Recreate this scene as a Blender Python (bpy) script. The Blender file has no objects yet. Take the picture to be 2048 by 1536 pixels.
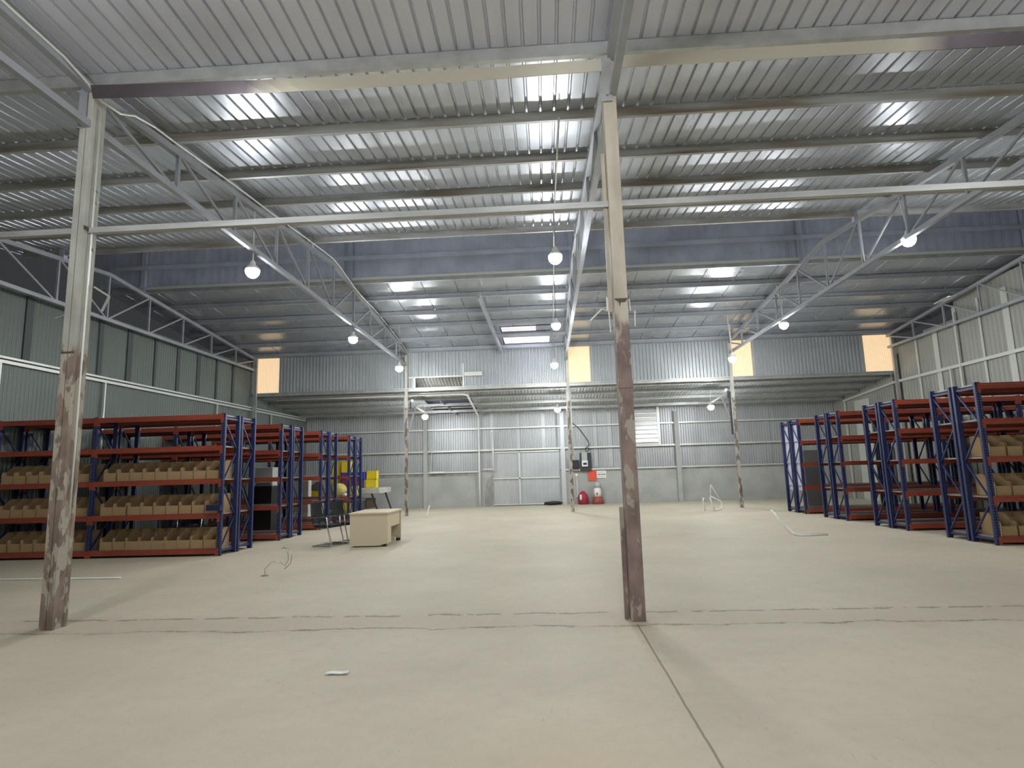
import bpy, bmesh, math, random
from mathutils import Vector, Matrix
random.seed(7)
C = bpy.context.scene.collection
SC = bpy.context.scene

# ------------------------------------------------------------------ camera
cam_d = bpy.data.cameras.new('camera'); cam = bpy.data.objects.new('camera', cam_d); C.objects.link(cam)
cr = Vector((0.998, 0.056734, -0.027885)); cu = Vector((0.035801, -0.143691, 0.988975)); cf = Vector((-0.052101, 0.987995, 0.145435))
cam.matrix_world = Matrix(((cr.x, cu.x, -cf.x, 0), (cr.y, cu.y, -cf.y, 0), (cr.z, cu.z, -cf.z, 1.55), (0, 0, 0, 1)))
cam_d.sensor_width = 36; cam_d.lens = 1201.2 / 2048 * 36; cam_d.clip_start = 0.05; cam_d.clip_end = 300
SC.camera = cam
# ------------------------------------------------------------------ world, exposure
w = bpy.data.worlds.new('world'); SC.world = w; w.use_nodes = True
w.node_tree.nodes['Background'].inputs[0].default_value = (0.60, 0.62, 0.66, 1)
w.node_tree.nodes['Background'].inputs[1].default_value = 0.05
SC.view_settings.view_transform = 'Standard'; SC.view_settings.look = 'None'
SC.view_settings.gamma = 1; SC.view_settings.exposure = 0.33; SC.view_settings.use_curve_mapping = False
LAMP_POWER = 330.0     # radiance of every bulb
WINDOW_GLOW = 0.52
# ------------------------------------------------------------------ layout
XL, XC, XR, XE = -5.44, 0.90, 7.25, 13.5
Y1, Y2, YB = 6.6, 23.45, 28.8
def XWf(y): return -11.66 - 0.0232 * (YB - y)
YN = -9.0

# ------------------------------------------------------------------ materials
def mat(name, col, rough=0.6, metal=0.0, noise=0.0, nscale=3.0, bump=0.0, bscale=20.0, col2=None, spec=0.5, nstretch=None, rnoise=0.0, detail=5.0):
    m = bpy.data.materials.new(name); m.use_nodes = True
    nt = m.node_tree; b = nt.nodes['Principled BSDF']
    b.inputs['Base Color'].default_value = (*col, 1); b.inputs['Roughness'].default_value = rough
    b.inputs['Metallic'].default_value = metal; b.inputs['Specular IOR Level'].default_value = spec
    if noise or col2 or bump or rnoise:
        tc = nt.nodes.new('ShaderNodeTexCoord'); mp = nt.nodes.new('ShaderNodeMapping')
        nt.links.new(tc.outputs['Object'], mp.inputs[0])
        if nstretch: mp.inputs['Scale'].default_value = nstretch
        n = nt.nodes.new('ShaderNodeTexNoise'); n.inputs['Scale'].default_value = nscale; n.inputs['Detail'].default_value = detail
        nt.links.new(mp.outputs[0], n.inputs[0])
        if noise or col2:
            r = nt.nodes.new('ShaderNodeValToRGB')
            c2 = col2 or tuple(c * (1 - noise) for c in col)
            r.color_ramp.elements[0].position = 0.35; r.color_ramp.elements[0].color = (*c2, 1)
            r.color_ramp.elements[1].position = 0.62; r.color_ramp.elements[1].color = (*col, 1)
            nt.links.new(n.outputs['Fac'], r.inputs[0]); nt.links.new(r.outputs[0], b.inputs['Base Color'])
        if rnoise:
            mr = nt.nodes.new('ShaderNodeMapRange'); mr.inputs[1].default_value = .3; mr.inputs[2].default_value = .7
            mr.inputs[3].default_value = max(0.03, rough - rnoise); mr.inputs[4].default_value = rough + rnoise
            nt.links.new(n.outputs['Fac'], mr.inputs[0]); nt.links.new(mr.outputs[0], b.inputs['Roughness'])
        if bump:
            n2 = nt.nodes.new('ShaderNodeTexNoise'); n2.inputs['Scale'].default_value = bscale; n2.inputs['Detail'].default_value = 3
            nt.links.new(mp.outputs[0], n2.inputs[0])
            bp = nt.nodes.new('ShaderNodeBump'); bp.inputs['Strength'].default_value = bump; bp.inputs['Distance'].default_value = 0.02
            nt.links.new(n2.outputs['Fac'], bp.inputs['Height']); nt.links.new(bp.outputs[0], b.inputs['Normal'])
    return m
def emis(name, col, s, base=None):
    m = mat(name, base or col, 0.5); b = m.node_tree.nodes['Principled BSDF']
    b.inputs['Emission Color'].default_value = (*col, 1); b.inputs['Emission Strength'].default_value = s
    return m

def floor_material():
    m = bpy.data.materials.new('worn_concrete'); m.use_nodes = True
    nt = m.node_tree; N = nt.nodes; L = nt.links; b = N['Principled BSDF']; b.inputs['Roughness'].default_value = 0.62
    b.inputs['Specular IOR Level'].default_value = 0.3
    tc = N.new('ShaderNodeTexCoord'); sx = N.new('ShaderNodeSeparateXYZ'); L.new(tc.outputs['Object'], sx.inputs[0])
    def noise(scale, det=6, rough=.6, sc=None):
        n = N.new('ShaderNodeTexNoise'); n.inputs['Scale'].default_value = scale; n.inputs['Detail'].default_value = det; n.inputs['Roughness'].default_value = rough
        if sc:
            mp = N.new('ShaderNodeMapping'); mp.inputs['Scale'].default_value = sc; L.new(tc.outputs['Object'], mp.inputs[0]); L.new(mp.outputs[0], n.inputs[0])
        else: L.new(tc.outputs['Object'], n.inputs[0])
        return n.outputs['Fac']
    def math_(op, a, b_=None, c=None):
        n = N.new('ShaderNodeMath'); n.operation = op
        for i, v in enumerate((a, b_, c)):
            if v is None: continue
            if isinstance(v, (int, float)): n.inputs[i].default_value = v
            else: L.new(v, n.inputs[i])
        return n.outputs[0]
    def ramp(v, p0, p1, c0, c1):
        r = N.new('ShaderNodeValToRGB'); r.color_ramp.elements[0].position = p0; r.color_ramp.elements[1].position = p1
        r.color_ramp.elements[0].color = (*c0, 1); r.color_ramp.elements[1].color = (*c1, 1); L.new(v, r.inputs[0]); return r.outputs[0]
    def mix(f, a, bb, typ='MIX'):
        n = N.new('ShaderNodeMix'); n.data_type = 'RGBA'; n.blend_type = typ
        if isinstance(f, (int, float)): n.inputs[0].default_value = f
        else: L.new(f, n.inputs[0])
        for s, v in ((6, a), (7, bb)):
            if isinstance(v, tuple): n.inputs[s].default_value = (*v, 1)
            else: L.new(v, n.inputs[s])
        return n.outputs[2]
    base = ramp(noise(0.45, 10, .68), .33, .66, (.49, .445, .338), (.59, .54, .415))
    base = mix(ramp(noise(0.22, 3), .52, .68, (0, 0, 0), (1, 1, 1)), base, (.575, .515, .385))
    base = mix(ramp(noise(7, 8, .7), .5, .72, (0, 0, 0), (.25, .25, .25)), base, (.38, .335, .26))
    base = mix(ramp(noise(30, 4, .6, (1, .25, 1)), .64, .72, (0, 0, 0), (.45, .45, .45)), base, (.32, .285, .22))
    wob = math_('MULTIPLY', math_('SUBTRACT', noise(1.3, 10, .72), .5), 0.42)
    yy = math_('ADD', sx.outputs[1], wob); xx = math_('ADD', sx.outputs[0], math_('MULTIPLY', wob, .06))
    brk = noise(2.3, 4)
    def crack(coord, pos, wid, soft):
        d = math_('ABSOLUTE', math_('SUBTRACT', coord, pos))
        n = N.new('ShaderNodeMapRange'); n.inputs[1].default_value = wid; n.inputs[2].default_value = soft; n.inputs[3].default_value = 1; n.inputs[4].default_value = 0
        L.new(d, n.inputs[0]); return n.outputs[0]
    vw = N.new('ShaderNodeMapRange'); vw.inputs[1].default_value = .40; vw.inputs[2].default_value = .58; vw.inputs[3].default_value = .12; vw.inputs[4].default_value = 1
    L.new(noise(2.7, 8, .75), vw.inputs[0]); vw = vw.outputs[0]
    c1 = math_('MULTIPLY', vw, math_('MULTIPLY', crack(yy, 6.36, .006, .035), .9))
    c2 = math_('MULTIPLY', math_('MULTIPLY', crack(yy, 6.93, .004, .045), .75), math_('GREATER_THAN', brk, .47))
    d1 = math_('MULTIPLY', crack(yy, 6.6, .25, .55), .22)      # dusty band around the cold joint
    near = math_('LESS_THAN', sx.outputs[1], 6.4)
    c3 = math_('MULTIPLY', math_('MULTIPLY', crack(xx, .86, .004, .012), .75), near)
    base = mix(d1, base, (.33, .285, .215))
    for c in (c1, c2, c3): base = mix(c, base, (.16, .135, .10))
    vm = N.new('ShaderNodeVectorMath'); vm.operation = 'DISTANCE'; L.new(tc.outputs['Object'], vm.inputs[0]); vm.inputs[1].default_value = (.02, 3.35, 0)
    st = N.new('ShaderNodeMapRange'); st.inputs[1].default_value = .25; st.inputs[2].default_value = .75; st.inputs[3].default_value = .35; st.inputs[4].default_value = 0
    L.new(math_('ADD', vm.outputs['Value'], math_('MULTIPLY', wob, 1.5)), st.inputs[0]); base = mix(st.outputs[0], base, (.56, .41, .25))
    L.new(base, b.inputs['Base Color'])
    bp = N.new('ShaderNodeBump'); bp.inputs['Strength'].default_value = .25; bp.inputs['Distance'].default_value = .01
    L.new(noise(9, 6), bp.inputs['Height']); L.new(bp.outputs[0], b.inputs['Normal'])
    return m

def column_material(name, zpaint, cream, rust_low, patch):
    """cream / galvanised steel above zpaint, brown primer below with mortar patches and rust"""
    m = bpy.data.materials.new(name); m.use_nodes = True
    nt = m.node_tree; N = nt.nodes; L = nt.links; b = N['Principled BSDF']; b.inputs['Roughness'].default_value = .7
    g = N.new('ShaderNodeNewGeometry'); sx = N.new('ShaderNodeSeparateXYZ'); L.new(g.outputs['Position'], sx.inputs[0])
    def noise(sc, det, st=(1, 1, .45)):
        mp = N.new('ShaderNodeMapping'); mp.inputs['Scale'].default_value = st; L.new(g.outputs['Position'], mp.inputs[0])
        n = N.new('ShaderNodeTexNoise'); n.inputs['Scale'].default_value = sc; n.inputs['Detail'].default_value = det; L.new(mp.outputs[0], n.inputs[0]); return n.outputs['Fac']
    def rng(v, a, c, x, y):
        n = N.new('ShaderNodeMapRange'); n.inputs[1].default_value = a; n.inputs[2].default_value = c; n.inputs[3].default_value = x; n.inputs[4].default_value = y; L.new(v, n.inputs[0]); return n.outputs[0]
    def mix(f, a, c):
        n = N.new('ShaderNodeMix'); n.data_type = 'RGBA'; L.new(f, n.inputs[0])
        for s, v in ((6, a), (7, c)):
            if isinstance(v, tuple): n.inputs[s].default_value = (*v, 1)
            else: L.new(v, n.inputs[s])
        return n.outputs[2]
    z = sx.outputs[2]
    ad = N.new('ShaderNodeMath'); ad.operation = 'MULTIPLY_ADD'; L.new(noise(5, 4), ad.inputs[0]); ad.inputs[1].default_value = .5; L.new(z, ad.inputs[2])
    painted = rng(ad.outputs[0], zpaint + .22, zpaint + .30, 1, 0)
    top = mix(rng(noise(4, 6), .42, .62, 0, 1), cream, tuple(c * .78 for c in cream))
    low = mix(rng(noise(6, 6), .40, .6, 0, 1), rust_low, tuple(c * .62 for c in rust_low))
    low = mix(rng(noise(9.0, 7), .60 - patch, .64 - patch, 0, 1), low, (.42, .38, .31))
    L.new(mix(painted, top, low), b.inputs['Base Color'])
    return m

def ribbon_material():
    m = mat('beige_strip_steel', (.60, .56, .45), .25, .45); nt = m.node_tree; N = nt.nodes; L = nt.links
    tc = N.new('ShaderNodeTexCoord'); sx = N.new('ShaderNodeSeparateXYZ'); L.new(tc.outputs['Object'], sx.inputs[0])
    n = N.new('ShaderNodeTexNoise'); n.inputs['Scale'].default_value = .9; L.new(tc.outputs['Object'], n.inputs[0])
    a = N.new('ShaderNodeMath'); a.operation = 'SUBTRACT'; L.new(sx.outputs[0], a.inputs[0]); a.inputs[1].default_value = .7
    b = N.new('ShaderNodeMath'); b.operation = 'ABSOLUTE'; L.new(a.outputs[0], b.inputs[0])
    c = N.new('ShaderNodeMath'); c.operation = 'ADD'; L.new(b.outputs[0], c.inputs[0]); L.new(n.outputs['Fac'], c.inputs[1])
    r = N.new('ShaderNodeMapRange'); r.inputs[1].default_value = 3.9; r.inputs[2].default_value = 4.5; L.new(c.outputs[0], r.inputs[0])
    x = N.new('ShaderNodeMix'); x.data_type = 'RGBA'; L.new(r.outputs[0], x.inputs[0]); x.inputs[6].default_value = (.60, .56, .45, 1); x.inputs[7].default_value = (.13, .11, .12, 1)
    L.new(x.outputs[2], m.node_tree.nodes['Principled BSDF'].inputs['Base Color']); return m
M = {}
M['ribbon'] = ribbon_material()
M['floor'] = floor_material()
M['roof'] = mat('aluzinc_sheet', (.54, .575, .62), .33, .5, noise=.10, nscale=1.2, bump=.10, bscale=2.5, nstretch=(3, .35, 1), rnoise=.08)
M['roof_near'] = mat('pale_lavender_sheet', (.62, .635, .70), .40, .3, noise=.08, nscale=1.2, bump=.08, bscale=2.5, nstretch=(3, .35, 1), rnoise=.08)
M['roof_far'] = mat('smooth_aluzinc_sheet', (.49, .52, .55), .27, .6, noise=.12, nscale=.8, bump=.05, bscale=1.2, rnoise=.06)
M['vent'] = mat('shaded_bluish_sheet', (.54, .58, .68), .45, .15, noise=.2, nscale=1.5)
M['wall_up'] = mat('galvanised_wall_sheet', (.49, .52, .53), .44, .45, noise=.12, nscale=.9)
M['wall_back'] = mat('galvanised_back_sheet', (.54, .56, .56), .46, .40, noise=.14, nscale=.8, nstretch=(1.5, 1, .4))
M['wall_left'] = mat('green_grey_sheet', (.145, .168, .150), .5, .2, noise=.12, nscale=.6)
M['wall_right'] = mat('grey_painted_sheet', (.34, .35, .31), .5, .15, noise=.14, nscale=.7)
M['seam'] = mat('dark_gap', (.075, .09, .085), .7)
M['pale_strip'] = mat('pale_overlap', (.58, .60, .54), .5, .2)
M['concrete'] = mat('plastered_concrete', (.43, .44, .42), .85, noise=.18, nscale=1.3, bump=.3, bscale=9)
M['mortar'] = mat('rough_mortar', (.33, .33, .31), .9, noise=.3, nscale=4, bump=.6, bscale=18)
M['galv'] = mat('galvanised_steel', (.50, .51, .49), .42, .55, noise=.18, nscale=5)
M['galv_dark'] = mat('dull_galvanised_steel', (.52, .53, .52), .5, .3, noise=.25, nscale=2.2, col2=(.36, .36, .35), nstretch=(.5, 3, 3))
M['purlin'] = mat('stained_purlin_steel', (.50, .52, .52), .5, .3, nscale=1.1, col2=(.27, .23, .19), nstretch=(.6, 5, 5), detail=8)
M['galv_blue'] = mat('grey_painted_truss', (.40, .42, .45), .45, .35, noise=.12, nscale=3)
M['pale_metal'] = mat('pale_zinc_tube', (.66, .68, .63), .4, .3)
M['thin_wire'] = mat('beige_strip_steel', (.60, .57, .47), .22, .55, noise=.12, nscale=1)
M['dark'] = mat('dark_metal', (.035, .04, .05), .5)
M['black'] = mat('black_plastic', (.018, .018, .02), .45)
M['blackfab'] = mat('black_mesh_fabric', (.012, .013, .016), .85)
M['chrome'] = mat('chrome_tube', (.62, .62, .62), .2, .95)
M['white'] = mat('white_plastic', (.78, .78, .74), .4)
M['pvc'] = mat('white_pvc', (.80, .79, .72), .4)
M['blue'] = mat('blue_powder_coat', (.019, .029, .105), .34, .1, noise=.1, nscale=2)
M['orange'] = mat('red_orange_powder_coat', (.32, .068, .040), .36, .05, noise=.12, nscale=2)
M['deck'] = mat('grey_steel_shelf', (.30, .31, .30), .4, .4)
M['card'] = mat('kraft_cardboard', (.42, .285, .145), .85, noise=.10, nscale=2)
M['desk'] = mat('cream_laminate', (.64, .55, .385), .5)
M['yellow'] = mat('yellow_plastic', (.78, .62, .03), .45)
M['yellow_pale'] = mat('pale_yellow_bag', (.70, .60, .18), .6, noise=.25, nscale=6, bump=.8, bscale=9)
M['bluebin'] = mat('blue_plastic', (.06, .07, .42), .4)
M['purple'] = mat('purple_red_plastic', (.28, .06, .10), .4)
M['red'] = mat('red_sign', (.75, .10, .05), .5)
M['redbag'] = mat('red_plastic_bag', (.42, .02, .05), .3, noise=.3, nscale=12, bump=1.0, bscale=25)
M['redpaint'] = mat('dull_red_paint', (.30, .07, .055), .5)
M['greyboard'] = mat('dark_grey_board', (.12, .12, .12), .6)
M['greybox'] = mat('pale_grey_box', (.42, .45, .43), .6)
M['brown'] = mat('dark_brown_post', (.10, .07, .05), .7)
M['alu'] = mat('bright_shutter', (.80, .81, .80), .25, .6)
M['slab'] = mat('pale_slab', (.58, .57, .52), .8, noise=.2, nscale=5)
M['endsheet'] = mat('pale_lavender_board', (.55, .55, .63), .5)
M['ink'] = mat('black_ink', (.03, .03, .03), .7)
M['bulb'] = emis('lit_bulb', (.96, .98, 1.0), LAMP_POWER)
M['panel'] = emis('daylit_tan_sheet', (1.0, .72, .43), WINDOW_GLOW, (.7, .55, .38))
M['skylight'] = emis('daylit_white_sheet', (.82, .80, 1.0), 1.5, (.8, .8, .85))
M['skydim'] = emis('dim_daylit_sheet', (.82, .78, .86), .45, (.7, .7, .74))
M['column_left'] = column_material('primed_box_column', 3.1, (.46, .46, .40), (.30, .225, .18), .12)
M['column_centre'] = column_material('primed_channel_column', 3.15, (.60, .54, .44), (.33, .24, .215), .05)
M['post_far'] = column_material('peeling_far_post', 4.2, (.62, .62, .56), (.20, .17, .15), .12)

# ------------------------------------------------------------------ mesh helpers
class MB:
    def __init__(s): s.bm = bmesh.new()
    def box(s, x0, y0, z0, x1, y1, z1):
        v = [s.bm.verts.new((x, y, z)) for z in (z0, z1) for y in (y0, y1) for x in (x0, x1)]
        for f in ((0, 2, 3, 1), (4, 5, 7, 6), (0, 1, 5, 4), (2, 6, 7, 3), (0, 4, 6, 2), (1, 3, 7, 5)): s.bm.faces.new([v[i] for i in f])
        return s
    def bar(s, p, q, w, h, up=(0, 0, 1)):
        """rectangular bar from p to q, w across, h along up"""
        p = Vector(p); q = Vector(q); d = (q - p).normalized(); u = Vector(up)
        if abs(d.dot(u)) > .98: u = Vector((0, 1, 0))
        a = d.cross(u).normalized() * w / 2; c = a.cross(d).normalized() * h / 2
        v = [s.bm.verts.new(e + i * a + j * c) for e in (p, q) for i, j in ((-1, -1), (1, -1), (1, 1), (-1, 1))]
        for f in ((0, 1, 2, 3), (7, 6, 5, 4), (0, 4, 5, 1), (1, 5, 6, 2), (2, 6, 7, 3), (3, 7, 4, 0)): s.bm.faces.new([v[i] for i in f])
        return s
    def prof(s, pts, p, q, side, up):
        """extrude a closed 2-D outline (side,up) from p to q"""
        p = Vector(p); q = Vector(q); a = Vector(side); u = Vector(up); n = len(pts)
        A = [s.bm.verts.new(p + a * x + u * y) for x, y in pts]; B = [s.bm.verts.new(q + a * x + u * y) for x, y in pts]
        for i in range(n): s.bm.faces.new((A[i], A[(i + 1) % n], B[(i + 1) % n], B[i]))
        s.bm.faces.new(A[::-1]); s.bm.faces.new(B); return s
    def tube(s, path, r, n=8, cap=True):
        path = [Vector(p) for p in path]; rings = []; prev = None
        for i, p in enumerate(path):
            d = (path[min(i + 1, len(path) - 1)] - path[max(i - 1, 0)]).normalized()
            if prev is None:
                u = Vector((0, 0, 1)) if abs(d.z) < .9 else Vector((1, 0, 0)); a = d.cross(u).normalized()
            else: a = (prev - d * prev.dot(d)).normalized()
            prev = a; c = d.cross(a); rr = r[i] if isinstance(r, (list, tuple)) else r
            rings.append([s.bm.verts.new(p + (a * math.cos(t) + c * math.sin(t)) * rr) for t in [2 * math.pi * k / n for k in range(n)]])
        for A, B in zip(rings, rings[1:]):
            for k in range(n): s.bm.faces.new((A[k], A[(k + 1) % n], B[(k + 1) % n], B[k]))
        if cap: s.bm.faces.new(rings[0][::-1]); s.bm.faces.new(rings[-1])
        return s
    def lathe(s, prof, c=(0, 0, 0), n=16):
        c = Vector(c); rings = []
        for r, z in prof:
            rings.append([s.bm.verts.new(c + Vector((max(r, 1e-4) * math.cos(t), max(r, 1e-4) * math.sin(t), z))) for t in [2 * math.pi * k / n for k in range(n)]])
        for A, B in zip(rings, rings[1:]):
            for k in range(n): s.bm.faces.new((A[k], A[(k + 1) % n], B[(k + 1) % n], B[k]))
        s.bm.faces.new(rings[0][::-1]); s.bm.faces.new(rings[-1]); return s
    def quad(s, *p): s.bm.faces.new([s.bm.verts.new(q) for q in p]); return s
    def corr(s, o, u, v, n, W, Lh, prof, nseg=1, jit=0.0):
        """profiled sheet: o origin, u across, v along the ribs, n normal; prof(t)->list of (x,h) over W"""
        o, u, v, n = Vector(o), Vector(u), Vector(v), Vector(n)
        pts = prof(W); rows = []
        for k in range(nseg + 1):
            rows.append([s.bm.verts.new(o + u * x + v * (Lh * k / nseg) + n * (h + (random.uniform(-jit, jit) if jit else 0))) for x, h in pts])
        for A, B in zip(rows, rows[1:]):
            for i in range(len(pts) - 1): s.bm.faces.new((A[i], A[i + 1], B[i + 1], B[i]))
        return s
    def blob(s, c, r, sub=2, jit=.12):
        m = Matrix.Translation(c) @ Matrix.Diagonal((*r, 1))
        g = bmesh.ops.create_icosphere(s.bm, subdivisions=sub, radius=1, matrix=m)
        for v in g['verts']:
            v.co = Vector(c) + (v.co - Vector(c)) * (1 + random.uniform(-jit, jit))
        return s
    def mesh(s, name):
        bmesh.ops.recalc_face_normals(s.bm, faces=s.bm.faces[:]); me = bpy.data.meshes.new(name); s.bm.to_mesh(me); s.bm.free(); return me
    def build(s, name, m, parent=None, smooth=False, bevel=0, label=None):
        me = s.mesh(name); me.materials.append(M[m]); o = bpy.data.objects.new(name, me); C.objects.link(o)
        if smooth:
            for p in me.polygons: p.use_smooth = True
        if bevel:
            b = o.modifiers.new('bevel', 'BEVEL'); b.width = bevel; b.segments = 2; b.limit_method = 'ANGLE'
        if parent: o.parent = parent
        if label: o['label'] = label
        return o
def tag(o, label, cat, group=None, kind=None):
    o['label'] = label; o['category'] = cat
    if group: o['group'] = group
    if kind: o['kind'] = kind
    return o
def thing(name, label, cat, loc=(0, 0, 0), rz=0, group=None):
    o = bpy.data.objects.new(name, None); C.objects.link(o); o.empty_display_size = .2
    o.location = loc; o.rotation_euler = (0, 0, rz); return tag(o, label, cat, group)
KIDS = {}
def dup(root, loc, rz=None, label=None):
    """copy of a thing, its parts and their sub-parts"""
    r = root.copy(); C.objects.link(r); r.location = loc
    if rz is not None: r.rotation_euler = (0, 0, rz)
    if label: r['label'] = label
    if root not in KIDS: KIDS[root] = [(c, list(c.children)) for c in root.children]
    for c, gs in KIDS[root]:
        d = c.copy(); C.objects.link(d); d.parent = r
        for g in gs: e = g.copy(); C.objects.link(e); e.parent = d
    return r
def struct(name, mb, m, label, cat, smooth=False, parent=None):
    o = mb.build(name, m, parent, smooth)
    if not parent: tag(o, label, cat, kind='structure')
    return o
ORD = ['first', 'second', 'third', 'fourth', 'fifth', 'sixth', 'seventh', 'eighth', 'ninth', 'tenth', 'eleventh']

def trap(pitch, top, slope, h, start=0.0):      # mostly flat sheet with narrow ribs
    def f(W):
        pts = [(0, 0)]; x = start
        while x + pitch <= W:
            a = x + (pitch - top - 2 * slope) / 2
            for q in ((a, 0), (a + slope, h), (a + slope + top, h), (a + 2 * slope + top, 0)): pts.append(q)
            x += pitch
        pts.append((W, 0)); return pts
    return f
def wave(pitch, h, k=4):                        # trapezoid corrugation, half up half down
    def f(W):
        pts = []; n = int(W / pitch)
        for i in range(n):
            x = i * pitch
            for q in ((0, 0), (.32, 0), (.5, h), (.82, h)): pts.append((x + q[0] * pitch, q[1]))
        pts.append((W, 0)); return pts
    return f

# ================================================================== SETTING
struct('floor', MB().box(-13, YN, -.2, 14, YB + .3, 0), 'floor', 'dusty beige concrete floor with a cold joint crack across it', 'floor')
# side walls -------------------------------------------------------
lw_d = Vector((XWf(YB) - XWf(YN), YB - YN, 0)).normalized(); lw_n = Vector((lw_d.y, -lw_d.x, 0))
wl = struct('wall_left', MB().corr((XWf(YN), YN, 0), lw_d, (0, 0, 1), lw_n, YB - YN, 6.12, wave(.11, .012)), 'wall_left', 'green grey ribbed metal wall behind the left racks', 'wall')
for k in range(11):
    y = 10.85 + 1.115 * k; x = XWf(y) + .02; wd = .05 + .05 * ((k * 7) % 3) / 2
    MB().box(x, y - wd, 4.42, x + .02, y + wd, 6.12 - .08 * ((k * 5) % 4)).build('panel_gap_shade', 'seam', wl)  # dark strips stand in for the shade in the gaps between panels
wr = struct('wall_right', MB().corr((XE, YN, 0), (0, 1, 0), (0, 0, 1), (-1, 0, 0), 19.9 - YN, 6.9, wave(.18, .008)).corr((XE, 19.9, 0), (0, 1, 0), (0, 0, 1), (-1, 0, 0), 1.7, 6.12, wave(.18, .008)).corr((XE, 21.6, 0), (0, 1, 0), (0, 0, 1), (-1, 0, 0), YB - 21.6, 5.92, wave(.18, .008)), 'wall_right', 'grey metal panel wall behind the right racks', 'wall')
for k in range(13):
    y = 22.05 - 1.08 * k; wd = .05 + .035 * ((k * 5) % 3)
    MB().box(XE - .035, y - wd, 0, XE - .015, y + wd, 5.9 if k < 2 else 6.5).build('overlap_strip', 'pale_strip', wr)
MB().box(XE - .03, 25.6, 0, XE - .012, 26.8, 4.2).build('overlap_strip', 'pale_strip', wr)
MB().box(XE - .05, 23.2, 0, XE - .02, 23.7, 5.6).build('overlap_strip', 'brown', wr)
struct('wall_front', MB().box(-13, YN - .1, 0, 14, YN, 7.5), 'wall_right', 'grey wall closing the hall behind the camera', 'wall')

# roofs --------------------------------------------------------------
SLP = 0.095
def zroof(y):                       # underside of the near sheets
    return 6.60 + SLP * (y - Y1) if y >= Y1 else 6.60 + .06 * (Y1 - y)
def zfar(y): return 7.22 - .1 * (y - 16.45)
yr = 13.45
n1 = Vector((0, -SLP, 1)).normalized(); v1 = Vector((0, 1, SLP)); v0 = Vector((0, -1, .06))
struct('ceiling', MB().corr((-13.0, Y1, 6.60), (1, 0, 0), v1, n1, 27.2, yr - Y1 + .22, trap(.2, .022, .012, .035), 5, .0012), 'roof', 'near roof slope of ribbed aluzinc sheets rising to the ridge vent', 'ceiling')
struct('ceiling.001', MB().corr((-13.0, Y1, 6.60), (1, 0, 0), v0, (0, .06, 1), 27.2, Y1 - YN, trap(.2, .022, .012, .035), 8, .0012), 'roof_near', 'roof slope of ribbed sheets above the camera', 'ceiling')
# far slope, split round the skylights
def farsheet(x0, x1, y0, y1, name='ceiling', m='roof_far', lab='far roof slope of smooth wide sheets falling to the upper wall'):
    pts = lambda W: trap(1.0, .02, .01, .025)(W)
    return struct(name, MB().corr((x0, y0, zfar(y0)), (1, 0, 0), (0, 1, -.1), (0, .1, 1), x1 - x0, y1 - y0, pts, 3, .0015), m, lab, 'ceiling')
farsheet(-13.0, -1.5, 16.45, 23.6); farsheet(.32, 14.2, 16.45, 23.6, lab='right part of the smooth far roof slope'); farsheet(-1.5, .32, 16.45, 21.05, lab='smooth roof patch above the skylight')
farsheet(-1.5, .32, 21.75, 22.3, lab='narrow roof sheet between the two skylights')
def window(n, mb, m, lab): return struct('window_%d' % n, mb, m, lab, 'window')
window(1, MB().box(-1.46, 22.32, zfar(22.5) - .01, .30, 23.3, zfar(22.5) + .01), 'skylight', 'bright white skylight strip at the foot of the far roof')
window(2, MB().box(-1.46, 21.07, zfar(21.4) - .01, -.2, 21.72, zfar(21.4) + .01), 'skydim', 'dimmer skylight strip just above the bright one')
struct('ceiling', MB().box(-.2, 21.05, zfar(21.4), .32, 21.75, zfar(21.4) + .01), 'roof_far', 'small sheet beside the dim skylight strip', 'ceiling')
# ridge vent
struct('trim_30', MB().corr((-13, 13.60, 7.14), (1, 0, 0), (0, 0, 1), (0, -1, 0), 27, .05, wave(.2, .02)), 'alu', 'bright jagged strip standing for the light slit along the near roof edge', 'trim')  # bright strip added in place of the light slit along this edge
struct('wall_vent', MB().corr((-13, 16.5, 7.22), (1, 0, 0), (0, 0, 1), (0, -1, 0), 27.2, 1.4, wave(.25, .006)), 'vent', 'dark bluish upright face of the ridge vent', 'wall')
struct('ceiling', MB().box(-13, 13.2, 8.62, 14.2, 16.7, 8.66).box(-13, 13.3, 7.5, 14.2, 13.34, 8.62), 'vent', 'dark cover over the ridge vent', 'ceiling')
# upper wall above the lean-to
ZU0, ZU1 = 4.93, 6.50
wins = [(-11.60, -10.66), (.93, 1.86), (7.27, 8.12), (12.36, 13.40)]
segs = []; x = -12.0
for a, c in wins: segs.append((x, a)); x = c
segs.append((x, 13.6))
names = ['left of the first tan panel', 'between the left tan panel and the centre one', 'between the centre and right tan panels', 'between the two right tan panels', 'at the right end']
for (a, c), nm in zip(segs, names):
    mb = MB(); L = [(a, c, ZU0, ZU1)]
    if a < -5.07 < c: L = [(a, -5.08, ZU0, ZU1), (-5.08, -3.16, 5.36, ZU1), (-3.16, c, ZU0, ZU1)]
    for p, q, z0, z1 in L: mb.corr((p, Y2, z0), (1, 0, 0), (0, 0, 1), (0, -1, 0), q - p, z1 - z0, wave(.135, .05))
    struct('wall_upper', mb, 'wall_up', 'corrugated upper wall strip ' + nm, 'wall')
wl_names = ['leftmost tan translucent panel in the upper wall', 'tan translucent panel beside the centre far post', 'tan translucent panel beside the right far post', 'rightmost tan translucent panel in the upper wall']
for i, (a, c) in enumerate(wins):
    window(3 + i, MB().corr((a, Y2 - .01, ZU0 + .03), (1, 0, 0), (0, 0, 1), (0, -1, 0), c - a, ZU1 - ZU0 - .08, wave(.07, .012)), 'panel', wl_names[i])
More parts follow.
